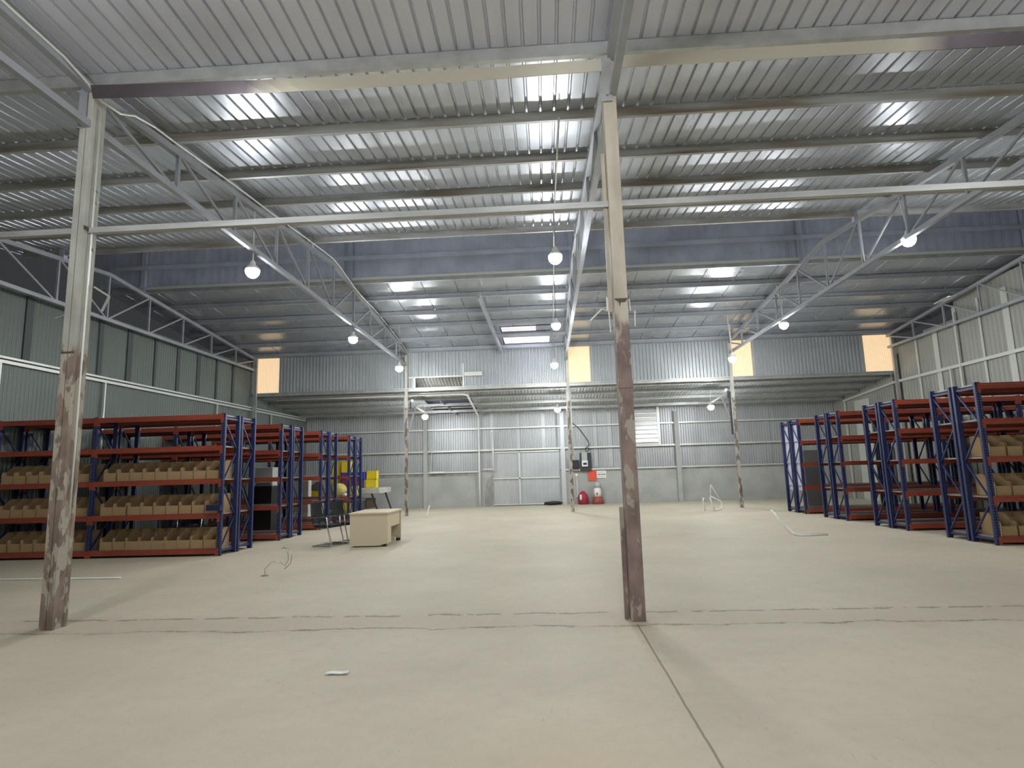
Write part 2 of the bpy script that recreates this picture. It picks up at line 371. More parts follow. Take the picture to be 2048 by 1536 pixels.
# lean-to roof
sl = (4.36 - 4.93) / (YB - Y2); yl = Y2 + .03
def lean(x0, x1, y0, y1, lab, m='wall_up'):
    struct('ceiling', MB().corr((x0, y0, 4.95 + sl * (y0 - Y2)), (1, 0, 0), (0, 1, sl), (0, -sl, 1), x1 - x0, y1 - y0, wave(.13, .03)), m, lab, 'ceiling')
lean(-12, -5.15, yl, YB, 'corrugated lean-to roof left of the dark hatch'); lean(-3.1, 13.6, yl, YB, 'corrugated lean-to roof right of the dark hatch')
struct('ceiling', MB().corr((-5.3, Y2 + .03, 5.52), (1, 0, 0), (0, 1, -.36), (0, .36, 1), 2.4, 1.95, wave(.13, .03)), 'galv_dark', 'raised corrugated sheet behind the opening in the upper wall', 'ceiling')
M['hatch'] = mat('dark_blue_sheet', (.05, .055, .12), .5, noise=.2, nscale=2)
struct('ceiling', MB().box(-5.15, 25.4, 4.80 - .05, -3.1, YB, 4.83), 'hatch', 'dark blue roof sheet over the hatch in the lean-to', 'ceiling')
struct('trim_1', MB().bar((-4.45, 25.4, 4.66), (-4.2, YB, 4.36), .05, .05).bar((-5.15, 27.1, 4.55), (-3.1, 27.1, 4.55), .05, .05), 'galv', 'pale battens across the dark lean-to hatch', 'trim')
# back wall
mb = MB()
for a, c, z0, z1 in ((-12, -2.5, 1.6, 4.45), (-2.5, .60, 2.55, 4.45), (.60, 13.6, 1.6, 4.45)):
    mb.corr((a, YB, z0), (1, 0, 0), (0, 0, 1), (0, -1, 0), c - a, z1 - z0, wave(.115, .05))
wb = struct('wall_back', mb, 'wall_back', 'corrugated metal back wall above the plastered base', 'wall')
for x, z0, z1 in ((-8.55, 1.65, 4.35), (-6.95, 1.65, 4.35), (-1.3, 2.6, 4.35), (-.1, 2.6, 4.35), (3.05, 1.7, 4.3), (6.1, 1.65, 4.3), (-10.1, 1.65, 4.35), (10.4, 1.65, 4.3), (2.35, 1.7, 4.3)):
    MB().box(x - .06, YB - .045, z0, x + .1, YB - .034, z1).build('overlap_seam', 'wall_up', wb)
low = MB().box(-12, YB - .14, 0, -2.50, YB + .1, 1.60).box(.60, YB - .14, 0, 13.6, YB + .1, 1.58)
wlow = struct('wall_back_base', low, 'concrete', 'plastered grey concrete base of the back wall', 'wall')
MB().box(-12, YB - .15, 1.44, -3.3, YB - .13, 1.60).box(2.7, YB - .15, 1.48, 13.6, YB - .13, 1.58).build('mortar_band', 'mortar', wlow)
MB().prof([(0, 0), (.42, 0), (.42, 1.5), (.30, 1.35), (.12, 1.2), (.03, .7)], (-2.95, YB - .155, 0), (-2.95, YB - .13, 0), (1, 0, 0), (0, 0, 1)).build('mortar_patch', 'mortar', wlow)
# framing lines on the walls
struct('trim_2', MB().box(-12, YB - .22, 3.62, 13.6, YB - .15, 3.69), 'pale_metal', 'upper horizontal rail across the back wall', 'trim')
struct('trim_3', MB().box(-12, YB - .22, 2.58, 13.6, YB - .15, 2.66), 'pale_metal', 'middle horizontal rail across the back wall', 'trim')
struct('trim_4', MB().box(-12, YB - .22, 1.59, -3.2, YB - .15, 1.66).box(.8, YB - .22, 1.56, 13.6, YB - .15, 1.63), 'pale_metal', 'lowest horizontal rail on top of the plastered base', 'trim')
struct('trim_5', MB().bar((XWf(YN) + .07, YN, 4.30), (XWf(YB - .3) + .07, YB - .3, 4.30), .08, .07).bar((XWf(YN) + .09, YN, 4.39), (XWf(YB - .3) + .09, YB - .3, 4.39), .1, .05), 'pale_metal', 'pale double rail along the left wall', 'trim')
struct('trim_6', MB().bar((XE - .07, YN, 4.56), (XE - .07, Y2, 4.56), .07, .10), 'pale_metal', 'pale rail along the right wall', 'trim')
struct('trim_7', MB().bar((XE - .08, Y2, 4.56), (XE - .08, 27.6, 4.3), .06, .08), 'pale_metal', 'short rail on the right wall under the lean-to', 'trim')
i = 8
for y in (9.6, 12.4, 15.5, 20.9, 25.0):
    struct('trim_%d' % i, MB().bar((XWf(y) + .08, y, 0), (XWf(y) + .08, y, 4.3), .05, .05), 'pale_metal', 'thin pale post on the left wall, %s from the camera' % ORD[i - 8], 'trim'); i += 1
for y, z in ((19.8, 6.3), (20.3, 4.55), (14.5, 6.3), (27.5, 4.3)):
    struct('trim_%d' % i, MB().bar((XE - .09, y, 0), (XE - .09, y, z), .06, .06), 'pale_metal', {19.8: 'full height thin pale post on the right wall', 20.3: 'thin pale post stopping at the right wall rail', 14.5: 'thin pale post on the right wall nearest the camera', 27.5: 'thin pale post on the right wall under the lean-to'}[y], 'trim'); i += 1
struct('trim_%d' % i, MB().box(-12, Y2 - .09, 4.84, 13.6, Y2 + .03, 4.95).box(-12, Y2 - .13, 4.93, 13.6, Y2 - .03, 4.97), 'galv', 'pale sill beam along the foot of the upper wall', 'trim'); i += 1
struct('trim_%d' % i, MB().box(-5.16, Y2 - .06, 4.95, -5.08, Y2 + .02, 5.42).box(-5.4, Y2 - .08, 5.36, -3.1, Y2 + .02, 5.42).box(-3.2, Y2 - .05, 4.95, -3.12, Y2 + .02, 5.9), 'pale_metal', 'frame round the opening in the upper wall', 'trim'); i += 1
struct('trim_%d' % i, MB().box(-12, Y2 - .08, 6.40, 13.6, Y2 + .02, 6.47), 'galv_blue', 'rail along the head of the upper wall', 'trim'); i += 1
for x, nm in ((-5.73, 'left'), (.80, 'door side'), (6.15, 'right')):
    struct('trim_%d' % i, MB().box(x - .1, YB - .3, 0, x + .1, YB - .12, 4.3 if x < 6 else 4.2), 'concrete' if x < 0 or x > 6 else 'wall_back', 'square wall post on the back wall, %s one' % nm, 'trim'); i += 1

# door ---------------------------------------------------------------
dr = thing('door_1', 'corrugated metal sliding door in the back wall', 'door', (0, YB - .1, 0)); dr['kind'] = 'structure'
MB().corr((-2.5, 0, .06), (1, 0, 0), (0, 0, 1), (0, -1, 0), 1.22, 2.5, wave(.1, .02)).build('door_leaf', 'wall_back', dr)
MB().corr((-1.24, 0, .06), (1, 0, 0), (0, 0, 1), (0, -1, 0), 1.86, 2.5, wave(.2, .006)).build('door_leaf', 'wall_up', dr)
MB().box(-2.52, -.09, 1.24, .62, -.04, 1.30).box(-1.31, -.09, .06, -1.23, -.04, 2.5).box(-2.52, -.09, .03, .66, -.03, .08).box(-2.52, -.09, 2.47, .62, -.03, 2.53).build('door_frame', 'pale_metal', dr)
MB().box(-2.6, -.14, 2.58, .66, -.06, 2.63).build('door_track', 'pale_metal', dr)
MB().box(-2.5, -.03, 0, .66, -.01, .035).build('door_gap', 'black', dr)
tag(MB().blob((.25, YB - .45, .09), (.42, .14, .09), 2, .2).build('dark_cloth', 'black', smooth=True), 'crumpled dark cloth on the floor at the foot of the door', 'cloth')

# louvred shutter
sh = thing('louvre_shutter', 'bright slatted metal shutter high on the back wall', 'shutter', (4.73, YB - .16, 2.74))
MB().box(-.56, -.02, 0, .56, .02, 1.6).build('shutter_back', 'alu', sh)
for k in range(8):
    MB().prof([(0, 0), (-.07, .03), (-.05, .17), (0, .19)], (-.54, -.02, .01 + k * .198), (.54, -.02, .01 + k * .198), (0, 1, 0), (0, 0, 1)).build('slat', 'alu', sh)
MB().box(.55, -.08, -.15, .66, .02, 1.68).box(-.62, -.06, -.09, .62, .02, -.02).build('shutter_frame', 'pale_metal', sh)

# ================================================================== STRUCTURAL STEEL
# near columns
def ccol(loc, w_, d_, h_, m, lab, gap):
    t = thing('steel_column', lab, 'column', loc)
    for s in (-1, 1):
        MB().prof([(0, -d_ / 2), (w_ / 2 - .004, -d_ / 2), (w_ / 2 - .004, -d_ / 2 + .05 + gap), (w_ / 2 - .012, -d_ / 2 + .05 + gap), (w_ / 2 - .012, d_ / 2 - .05), (w_ / 2 - .004, d_ / 2 - .05), (w_ / 2 - .004, d_ / 2), (0, d_ / 2)], (s * .004, 0, 0), (s * .004, 0, h_), (s, 0, 0), (0, 1, 0)).build('channel', m, t)
    return t
t = ccol((XL - .02, Y1, 0), .155, .205, 6.35, 'column_left', 'thick rusty box column at the left, nearest the camera', 0)
MB().box(-.155, .0, 0, -.08, .07, 5.0).build('side_plate', 'galv_dark', t)
MB().box(-.10, -.118, 5.85, .0, -.106, 6.35).box(-.17, -.02, 5.9, -.08, .02, 6.45).build('gusset_plate', 'galv_blue', t)
MB().box(-.08, -.108, 3.05, .08, -.102, 3.07).box(.074, -.106, 4.55, .082, .106, 4.60).build('splice_weld', 'brown', t)
for z in (4.35, 4.6, 4.95, 5.1): MB().tube([(.075, .05, z), (.105, .05, z)], .02).build('bolt', 'galv_dark', t)
MB().bar((.1, .1, 3.9), (.28, .12, 3.78), .02, .02).bar((.28, .12, 3.78), (.2, .12, 3.6), .02, .02).bar((-.1, 0, 3.55), (-.28, 0, 3.5), .015, .015).build('bent_rod', 'galv', t)
t = thing('steel_column', 'slim column nearest the camera, brown below and cream above', 'column', (XC - .01, Y1, 0))
MB().box(-.075, -.10, 0, .075, .10, 6.3).build('box_shaft', 'column_centre', t, bevel=.006)
MB().box(-.125, .0, 0, -.085, .05, 1.15).box(-.125, .0, 3.3, -.085, .05, 5.2).build('side_angle', 'column_centre', t)
MB().prof([(0, 0), (.15, 0), (.12, -.04), (.07, -.04), (.06, -.09), (.05, -.04)], (-.075, -.108, 3.42), (-.075, -.1, 3.42), (1, 0, 0), (0, 0, 1)).build('splice_plate', 'brown', t)
MB().box(-.082, -.106, 2.42, .082, -.1, 2.5).build('splice_collar', 'column_centre', t)
MB().box(-.1, -.13, 5.78, .03, -.11, 6.35).tube([(-.03, -.14, 5.85), (-.03, -.17, 5.85)], .015).build('gusset_plate', 'galv', t)
k_ = thing('hook_rack', 'white bent pipe hooks on both sides of the centre column', 'hooks', (XC, Y1, 3.3))
MB().tube([(-.15, -.02, .16), (-.15, -.02, -.0)], .014).build('hook_pipe', 'pvc', k_); MB().tube([(-.36, -.1, -.12), (-.22, -.06, .02), (-.14, -.02, 0), (-.13, -.02, -.24)], .009).build('hook_pipe', 'pvc', k_)
MB().tube([(.095, 0, .14), (.10, 0, 0), (.15, 0, 0), (.14, -.02, -.18)], .009).build('hook_pipe', 'pvc', k_)
# far posts
for x, lab, h_, side in ((XL, 'left far post under the truss, peeling grey paint', 6.4, 1), (XC, 'centre far post beside the door, thin and grey', 6.4, 1), (XR, 'right far post under the truss, peeling paint', 6.4, -1)):
    t = thing('steel_post', lab, 'post', group='far row posts', loc= (x + (.0 if x != XC else .05), Y2 - .105, 0))
    MB().prof([(-.055, -.05), (.055, -.05), (.055, .05), (.03, .05), (.03, .02), (-.03, .02), (-.03, .05), (-.055, .05)], (0, 0, 0), (0, 0, h_), (1, 0, 0), (0, 1, 0)).build('post_shaft', 'post_far', t)
    MB().box(-.085, -.03, 3.0 if x != XC else .2, -.055, .01, 4.6).build('side_angle', 'galv_dark', t)
    MB().box(-.09, -.08, 0, .09, .08, .012).build('base_plate', 'galv_dark', t)
for x in (XWf(Y2) + .25, XE - .14):
    t = tag(MB().bar((x, Y2 - .2, 0), (x, Y2 - .2, 6.4), .12, .1).build('steel_post', 'galv'), 'corner post where the upper wall meets the %s wall' % ('left' if x < 0 else 'right'), 'post')
# lamp brackets on the far posts
def bracket(x, s, lab):
    b = thing('lamp_bracket', lab, 'bracket', (x, Y2 - .125, 4.45))
    e = (s * .42, 1.45, -.28)
    MB().bar((0, .08, .02), e, .05, .06).build('bracket_arm', 'pale_metal', b)
    MB().bar((s * .22, .75, -.15), (s * .02, .08, -1.35), .04, .05).build('bracket_brace', 'galv_dark', b)
    MB().tube([(s * .22, .07, .02), (s * .22, .13, .02)], .06, 12).tube([(s * .22, .06, .02), (s * .22, .07, .02)], .02, 8).build('insulator_disc', 'white', b)
    MB().tube([(s * .15, .1, -.0), (s * .15, .1, -.3)], .03, 8).build('bracket_clamp', 'dark', b)
    return (x + e[0], Y2 + e[1], 4.45 + e[2])
BL = bracket(XL, 1, 'bracket arm with diagonal brace on the left far post'); BR = bracket(XR, -1, 'bracket arm with diagonal brace on the right far post')
t = tag(MB().tube([(XR - .126, Y2 - .115, 4.4), (XR - .126, Y2 - .115, 2.75)], .04, 8).build('hanging_pipe', 'dark'), 'dark short pipe hanging against the right far post', 'pipe')

# trusses
def make_truss(lab, loc):
    t = thing('roof_truss', lab, 'truss', loc, group='steel roof trusses')
    Ls = Y2 - Y1; n = 10; zb = 5.90; apex = Ls / 2
    def zt(y): return 6.34 + SLP * (apex - abs(y - apex)) * 1.0
    MB().bar((0, 0, zb), (0, Ls, zb), .08, .09).build('bottom_chord', 'galv_blue', t)
    MB().bar((0, -.1, zt(0)), (0, apex, zt(apex)), .09, .10).bar((0, apex, zt(apex)), (0, Ls, zt(Ls)), .09, .10).build('top_chord', 'galv_blue', t)
    for k in range(1, n + 1):
        y = Ls * k / n
        if k < n: MB().bar((0, y, zb), (0, y, zt(y)), .05, .05).build('web_post', 'galv_blue', t)
        if k <= n // 2: a, c = (Ls * (k - 1) / n, zt(Ls * (k - 1) / n)), (y, zb)
        else: a, c = (y, zt(y)), (Ls * (k - 1) / n, zb)
        MB().bar((0, a[0], a[1]), (0, c[0], c[1]), .035, .045).build('web_diagonal', 'galv_blue', t)
    for y in (13.45 - Y1, 16.4 - Y1): MB().bar((0, y, zt(y)), (0, y, 8.6), .12, .12).build('vent_post', 'vent', t)
    return t
tr = make_truss('left truss between the thick near column and the left far post', (XL, Y1, 0))
dup(tr, (XC, Y1, 0), label='centre truss seen almost end on above the slim column')
dup(tr, (XR, Y1, 0), label='right truss running back to the right far post')
dup(tr, (XWf(18) + .3, Y1, 0), label='truss against the left wall'); dup(tr, (XE - .22, Y1, 0), label='truss against the right wall')
tr2 = thing('roof_truss', 'truss overhead at the upper left corner, in front of the thick column', 'truss', (XL, Y1, 0))
MB().bar((0, .05, 5.9), (0, -15.5, 5.9), .08, .09).build('bottom_chord', 'galv_blue', tr2)
MB().bar((0, .05, 6.36), (0, -15.5, 7.2), .09, .10).build('top_chord', 'galv_blue', tr2)
for k in range(1, 8):
    MB().bar((0, -2.1 * k, 5.9), (0, -2.1 * k, 6.36 + .054 * 2.1 * k), .05, .05).build('web_post', 'galv_blue', tr2)
dup(tr2, (XC + .03, Y1, 0), label='truss overhead at the top centre, in front of the slim column')

# purlins
def cpur(y, zb, h_, w_, lab, m='purlin', x0=-12.6, x1=14.0, cat='beam', flip=1, grp='roof purlins'):
    s = flip
    o = MB().prof([(0, 0), (w_ * s, 0), (w_ * s, .018), (.004 * s, .018), (.004 * s, h_ - .004), (w_ * s, h_ - .004), (w_ * s, h_), (0, h_)], (x0, y, zb), (x1, y, zb), (0, 1, 0), (0, 0, 1)).build('roof_purlin', m)
    return tag(o, lab, cat, grp)
cpur(Y1 - .06, 6.44, .155, .07, 'pale roof purlin crossing over both near columns', 'galv', flip=1)
ys = [8.1, 9.5, 10.85, 12.15, 13.4]
for k, y in enumerate(ys):
    cpur(y, zroof(y) - .15, .145, .06, ['dull roof purlin next behind the near columns', 'third roof purlin counted back from the near columns', 'fourth roof purlin counted back from the near columns', 'roof purlin partly behind the near tie beam', 'last near purlin at the edge of the ridge vent'][k])
ys = [16.42, 17.85, 19.2, 20.38, 21.9, 23.2]
for k, y in enumerate(ys):
    cpur(y, zfar(y) - .15 - (.05 if k == 0 else 0), .145 + (.05 if k == 0 else 0), .06, ['pale purlin along the lower edge of the dark ridge vent', 'second purlin of the far roof below the vent', 'third purlin of the far roof below the vent', 'fourth purlin of the far roof below the vent', 'fifth purlin of the far roof, above the skylight', 'lowest far purlin against the upper wall'][k], 'galv' if k == 0 else 'galv_blue', flip=-1)
cpur(16.3, 7.72, .12, .05, 'dark purlin halfway up the ridge vent', 'vent')
for k, y in enumerate((2.0, 4.1)): cpur(y, zroof(y) - .15, .145, .06, ['roof purlin overhead behind the camera side edge', 'roof purlin overhead at the very top edge'][k])
for k, y in enumerate((23.75, 24.9, 26.2, 27.6)):
    cpur(y, 4.95 + sl * (y - Y2) - .13, .12, .06, ['first lean-to purlin behind the sill beam', 'second lean-to purlin behind the sill beam', 'third lean-to purlin behind the sill beam', 'lean-to purlin nearest the back wall'][k], 'galv', x0=-11.7, x1=13.4)
tie = tag(MB().bar((XWf(Y1) + .1, Y1, 4.57), (XE - .1, Y1, 4.56), .065, .07).build('tie_beam', 'galv_dark'), 'long pale square tube linking both near columns', 'beam')
# skylight trimmers
tag(MB().bar((-1.85, 17.4, zfar(17.4) - .28), (-1.62, 23.2, zfar(23.2) - .22), .07, .2).build('trimmer_beam', 'galv_blue'), 'sloping trimmer left of the skylight under the far roof', 'beam')
tag(MB().box(-12.0 + .2, 16.36, 7.13, XE - .2, 16.40, 7.22).build('edge_flashing', 'pale_metal'), 'thin pale flashing where the ridge vent meets the far roof', 'flashing')
# twisted ribbon strips
def ribbon(x0, x1, a0, a1, z0, z1, lab):
    mb = MB(); n = 26; rows = []
    for k in range(n + 1):
        f = k / n; x = x0 + (x1 - x0) * f; a = a0 + (a1 - a0) * (f * f * (3 - 2 * f)); z = z0 + (z1 - z0) * f - .05 * math.sin(math.pi * f)
        c = Vector((x, Y1 - .22, z)); d = Vector((0, math.cos(a), math.sin(a))) * .075; nn = Vector((0, -math.sin(a), math.cos(a))) * .006
        rows.append([mb.bm.verts.new(c + p) for p in (-d - nn, d - nn, d + nn, -d + nn)])
    for A, B in zip(rows, rows[1:]):
        for i_ in range(4): mb.bm.faces.new((A[i_], A[(i_ + 1) % 4], B[(i_ + 1) % 4], B[i_]))
    mb.bm.faces.new(rows[0]); mb.bm.faces.new(rows[-1][::-1])
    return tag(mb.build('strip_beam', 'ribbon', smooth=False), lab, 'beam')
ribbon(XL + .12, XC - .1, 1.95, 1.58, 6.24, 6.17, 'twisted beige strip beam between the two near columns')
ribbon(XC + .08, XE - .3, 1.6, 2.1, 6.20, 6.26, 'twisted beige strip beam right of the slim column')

# ================================================================== LAMPS
def make_lamp():
    t = thing('pendant_lamp', '', 'lamp', group='lit pendant lamps')
    MB().lathe([(.0, -.145), (.045, -.14), (.085, -.115), (.118, -.07), (.13, -.01), (.127, .02)], n=14).build('bulb', 'bulb', t, smooth=True)
    MB().lathe([(.129, .021), (.122, .05), (.085, .095), (.056, .11), (.05, .16), (.03, .20), (.012, .21)], n=14).build('lamp_socket', 'white', t, smooth=True)
    return t
lamp0 = make_lamp(); used = False
def lamp(x, y, z, ztop, lab, wire=True, tilt=0):
    global used
    if not used: o = lamp0; used = True; o.location = (x, y, z); o['label'] = lab
    else: o = dup(lamp0, (x, y, z), label=lab)
    if ztop: MB().tube([(0, 0, .2), (tilt, 0, ztop - z)], .013, 6).build('lamp_cord', 'pale_metal', o)
    return o
lamp(XL - .03, 10.75, 5.50, 6.7, 'lit lamp hanging nearest the camera on the left row')
lamp(XL, 16.7, 5.50, 7.0, 'second lit lamp back on the left row, under the truss')
lamp(-4.97, 20.3, 5.25, 6.72, 'third lit lamp on the left row, beside the left far post')
lamp(.31, 10.9, 5.55, 6.82, 'nearest lit lamp of the centre row')
lamp(.42, 16.7, 5.66, 6.96, 'second lit lamp back in the centre row, below the ridge vent')
lamp(.40, 20.3, 5.16, 6.56, 'third lit lamp in the centre row, before the upper wall')
lamp(7.33, 11.8, 5.90, 7.0, 'nearest lit lamp of the right row, hanging by the right truss', tilt=-.12)
lamp(7.3, 18.1, 5.73, 6.95, 'second lit lamp back in the right row', tilt=-.1)
lamp(6.42, 20.4, 5.16, 6.72, 'third lit lamp of the right row, before a tan panel', tilt=-.06)
lamp(BL[0] + .0, BL[1] + .05, BL[2] - .18, BL[2] + .01, 'lit lamp on the left bracket arm under the lean-to')
lamp(.55, 24.9, 4.10, 4.75, 'lit lamp under the lean-to beside the centre far post')
lamp(BR[0], BR[1] + .05, BR[2] - .18, BR[2] + .01, 'lit lamp on the right bracket arm under the lean-to')
for x, y, s_ in ((-4.65, 2.9, 'above and left of the camera'), (.6, 2.6, 'above the camera'), (7.0, 3.0, 'above and right of the camera'), (-4.6, -3.5, 'behind the camera on the left'), (.6, -3.5, 'straight behind the camera'), (7.0, -3.5, 'behind the camera on the right')): lamp(x, y, 5.75, zroof(y) - .02, 'lit lamp hanging out of sight ' + s_)

# conduits
def wob(pts, r, lab, name='conduit', m='pale_metal', cat='conduit', n=6):
    return tag(MB().tube(pts, r, n).build(name, m, smooth=True), lab, cat)
def chordz(y): return 6.34 + SLP * (8.425 - abs(y - Y1 - 8.425)) + .07
pts = [(XL + .06, y, (6.40 + .054 * (Y1 - y) if y < Y1 else chordz(y)) + .03 * math.sin(y * 2.1) * (1 if 8 < y < 21 else .3)) for y in [x * .5 for x in range(-6, 13)]]
pts += [(XL + .08, 6.35, 6.34), (XL + .12, 6.55, 6.22), (XL + .17, 6.8, 6.22), (XL + .1, 7.15, 6.42)]
pts += [(XL + .07, y, chordz(y) + (-.1 if 15 < y < 18.5 else .02) * abs(math.sin((y - 15) * .9)) + .02) for y in [7.6 + .6 * k for k in range(26)]] + [(XL + .09, Y2 - .1, 6.35), (XL + .09, Y2 - .1, 4.9)]
wob(pts, .017, 'pale wavy conduit clipped along the left truss')
wob([(XL + .075, Y1 - .0, 6.15), (XL + .075, Y1 - .0, 4.5), (XL + .08, Y1 - .01, 3.0), (XL + .075, Y1 - .0, 2.0), (XL + .07, Y1 - .0, 1.2)], .011, 'thin pale conduit running down the thick left column')
wob([(.36, 8.0, zroof(8) - .17), (.36, 10.9, zroof(10.9) - .17), (.37, 13.4, zroof(13.4) - .18), (.4, 16.5, 7.0), (.42, 22.4, 6.35)], .014, 'straight conduit over the centre lamp row')
wob([(-11.0, 24.0, 4.76), (-7, 24, 4.77), (-3.3, 24, 4.75), (-3.12, 24.2, 4.72), (-3.12, 26, 4.5), (-3.16, 28.35, 4.28), (-3.16, 28.5, 4.1), (-3.16, 28.5, 2), (-3.16, 28.5, 0)], .045, 'white drain pipe under the lean-to bending down the back wall', 'drain_pipe', 'white', 'pipe', 10)
wob([(-2.5, 28.5, 3.45), (-2.5, 28.5, 1.62)], .045, 'short white upright pipe left of the door', 'wall_pipe', 'white', 'pipe', 10)
wob([(-3.0, 28.5, 1.72), (-2.45, 28.5, 1.72)], .03, 'short white level pipe left of the door', 'wall_pipe', 'white', 'pipe', 8)
tag(MB().box(-5.5, 28.45, 1.60, -4.83, 28.58, 1.68).build('tube_light', 'white'), 'short white tube fitting on the rail left of the door', 'light')
tag(MB().box(-3.1, Y2 - .2, 5.36, -2.4, Y2 - .07, 5.52).build('duct_box', 'pale_metal', bevel=.01), 'pale grey duct box on the upper wall by the opening', 'box')
tag(MB().box(-5.45, 28.52, 1.95, -5.40, 28.6, 2.75).build('side_rod', 'galv'), 'thin upright rod beside the left wall post', 'rod')
wob([(1.04, 23.36, 4.75), (1.04, 23.36, 3.2), (1.04, 23.36, 2.1)], .03, 'pale conduit on the centre far post down to the switch box', 'conduit', 'pale_metal')
wob([(1.15, 28.4, 3.9), (1.6, 28.45, 3.5), (2.0, 28.5, 2.9), (2.05, 28.5, 2.72), (1.85, 28.5, 2.55), (1.9, 28.5, 2.4), (2.05, 28.5, 2.5), (2.0, 28.5, 2.6)], .022, 'black looped cable dropping to the meter box', 'power_cable', 'black', 'cable')
# meter and switch boxes
t = thing('meter_box', 'white electric meter on a dark backing board', 'meter', (1.86, 28.5, 1.6))
MB().box(-.28, 0, -.08, .24, .06, .76).build('backing_board', 'dark', t); MB().box(-.20, -.10, .22, .06, 0, .78).build('meter_case', 'greybox', t, bevel=.01)
MB().box(-.2, -.12, .12, .08, 0, .40).build('meter_cover', 'white', t, bevel=.01); MB().box(-.14, -.125, .2, .03, -.118, .3).build('meter_window', 'ink', t)
t = thing('switch_box', 'black switch box left of the white meter', 'box', (1.16, 28.5, 1.58))
MB().box(-.1, 0, .02, .36, .12, .46).build('box_body', 'black', t, bevel=.01); MB().box(-.12, -.02, .46, .37, .12, .49).box(-.1, -.02, -.03, .38, .12, .01).build('box_frame', 'galv', t)
t = thing('sign_board', 'small red sign on the back wall', 'sign', (2.13, 28.63, 1.30)); MB().box(-.19, -.012, -.25, .19, 0, .25).build('sign_plate', 'red', t)
t = thing('notice_board', 'white notice with dark lettering right of the red sign', 'sign', (2.56, 28.63, 1.34)); MB().box(-.22, -.012, -.17, .22, 0, .17).build('notice_plate', 'white', t)
mb = MB(); rr = random.Random(3)
for row, (z, h_, xs) in enumerate(((.0, .05, (-.17, -.12, -.07, -.0, .05, .1, .15)),)):
    for q in xs: mb.box(q, -.016, z - h_ / 2, q + .032, -.012, z + h_ / 2)
mb.box(-.17, -.014, .095, .12, -.012, .102).box(-.17, -.014, -.105, .14, -.012, -.098); mb.build('lettering', 'ink', t)
t = thing('wall_intercom', 'thin white pull cord switch below the switch box', 'switch', (1.40, 28.62, 1.35))
MB().box(-.06, -.05, -.06, .06, 0, .06).build('switch_body', 'white', t, bevel=.01); MB().tube([(0, -.02, -.06), (.03, -.02, -.95)], .018).build('pull_tube', 'white', t); MB().blob((.05, -.04, -1.0), (.1, .05, .05), 2, .05).build('pull_knob', 'white', t, smooth=True)
# red bag and extinguisher pile
t = thing('red_bag', 'shiny dark red plastic sack on the floor by the back wall', 'bag', (1.64, 28.35, 0))
MB().lathe([(.22, 0), (.25, .1), (.25, .28), (.22, .42), (.14, .52), (.05, .60)], n=14).build('bag_body', 'redbag', t, smooth=True); MB().box(-.16, -.26, .22, -.07, -.2, .45).build('bag_label', 'white', t)
t = thing('water_bottle_sack', 'white and grey bottle sack standing on a dull red bag', 'bag', (2.32, 28.33, 0))
MB().lathe([(.27, 0), (.26, .15), (.22, .33)], n=14).build('red_base', 'redpaint', t, smooth=True); MB().lathe([(.16, .30), (.18, .5), (.16, .7), (.1, .74)], n=12).build('white_body', 'white', t, smooth=True)
MB().lathe([(.1, .72), (.14, .78), (.19, .88), (.12, .98), (.04, 1.02)], n=12).build('wrapped_top', 'greybox', t, smooth=True); MB().box(-.07, -.19, .42, -.01, -.165, .52).build('dark_mark', 'redpaint', t)

# ================================================================== RACKS
RH = 2.98; RD = .66; LV = [.10, .82, 1.54, 2.24, 2.91]
def beam_prof(s):   # stepped box beam, s=+1 faces -Y
    return [(0, -.055), (s * .045, -.055), (s * .045, .02), (s * .028, .028), (s * .028, .055), (0, .055)]
def upright_mesh():
    mb = MB(); mb.prof([(-.045, -.03), (-.012, -.03), (-.006, -.022), (.006, -.022), (.012, -.03), (.045, -.03), (.045, .03), (-.045, .03)], (0, 0, 0), (0, 0, RH), (1, 0, 0), (0, 1, 0))
    return mb
def holes_mesh():
    mb = MB()
    for k in range(56):
        z = .12 + k * .05
        for s in (-1, 1): mb.box(s * .026 - .005, -.0315, z, s * .026 + .005, -.0298, z + .016)
    return mb
def make_run(lab, bays, loc, flip=False):
    """one run of shelving: bays = list of widths from the aisle end outwards (+x local = outwards)"""
    t = thing('shelving_rack', lab, 'shelving rack', loc, group='blue and orange shelving racks')
    x = 0; xs = [0]
    for wd in bays: x += wd; xs.append(x)
    for xx in xs:
        for yy in (.03, RD - .03):
            u = upright_src.copy(); C.objects.link(u); u.parent = t; u.location = (xx, yy, 0)
            hh = holes_src.copy(); C.objects.link(hh); hh.parent = u; hh.location = (0, 0, 0)
            if yy > .1: hh.rotation_euler = (0, 0, math.pi)
        for src in brace_srcs:
            b_ = src.copy(); C.objects.link(b_); b_.parent = t; b_.location = (xx, 0, 0)
    for bi, wd in enumerate(bays):
        me_b = beam_mesh(wd); me_d = deck_mesh(wd)
        for z in LV:
            for s, yy in ((1, .05), (-1, RD - .05)):
                o = bpy.data.objects.new('shelf_beam', me_b); C.objects.link(o); o.parent = t
                o.location = (xs[bi] + wd / 2, yy if s == 1 else yy, z); o.rotation_euler = (0, 0, 0 if s == 1 else math.pi)
            o = bpy.data.objects.new('shelf_panel', me_d); C.objects.link(o); o.parent = t; o.location = (xs[bi] + wd / 2, RD / 2, z + .05)
    return t
_bm = {}
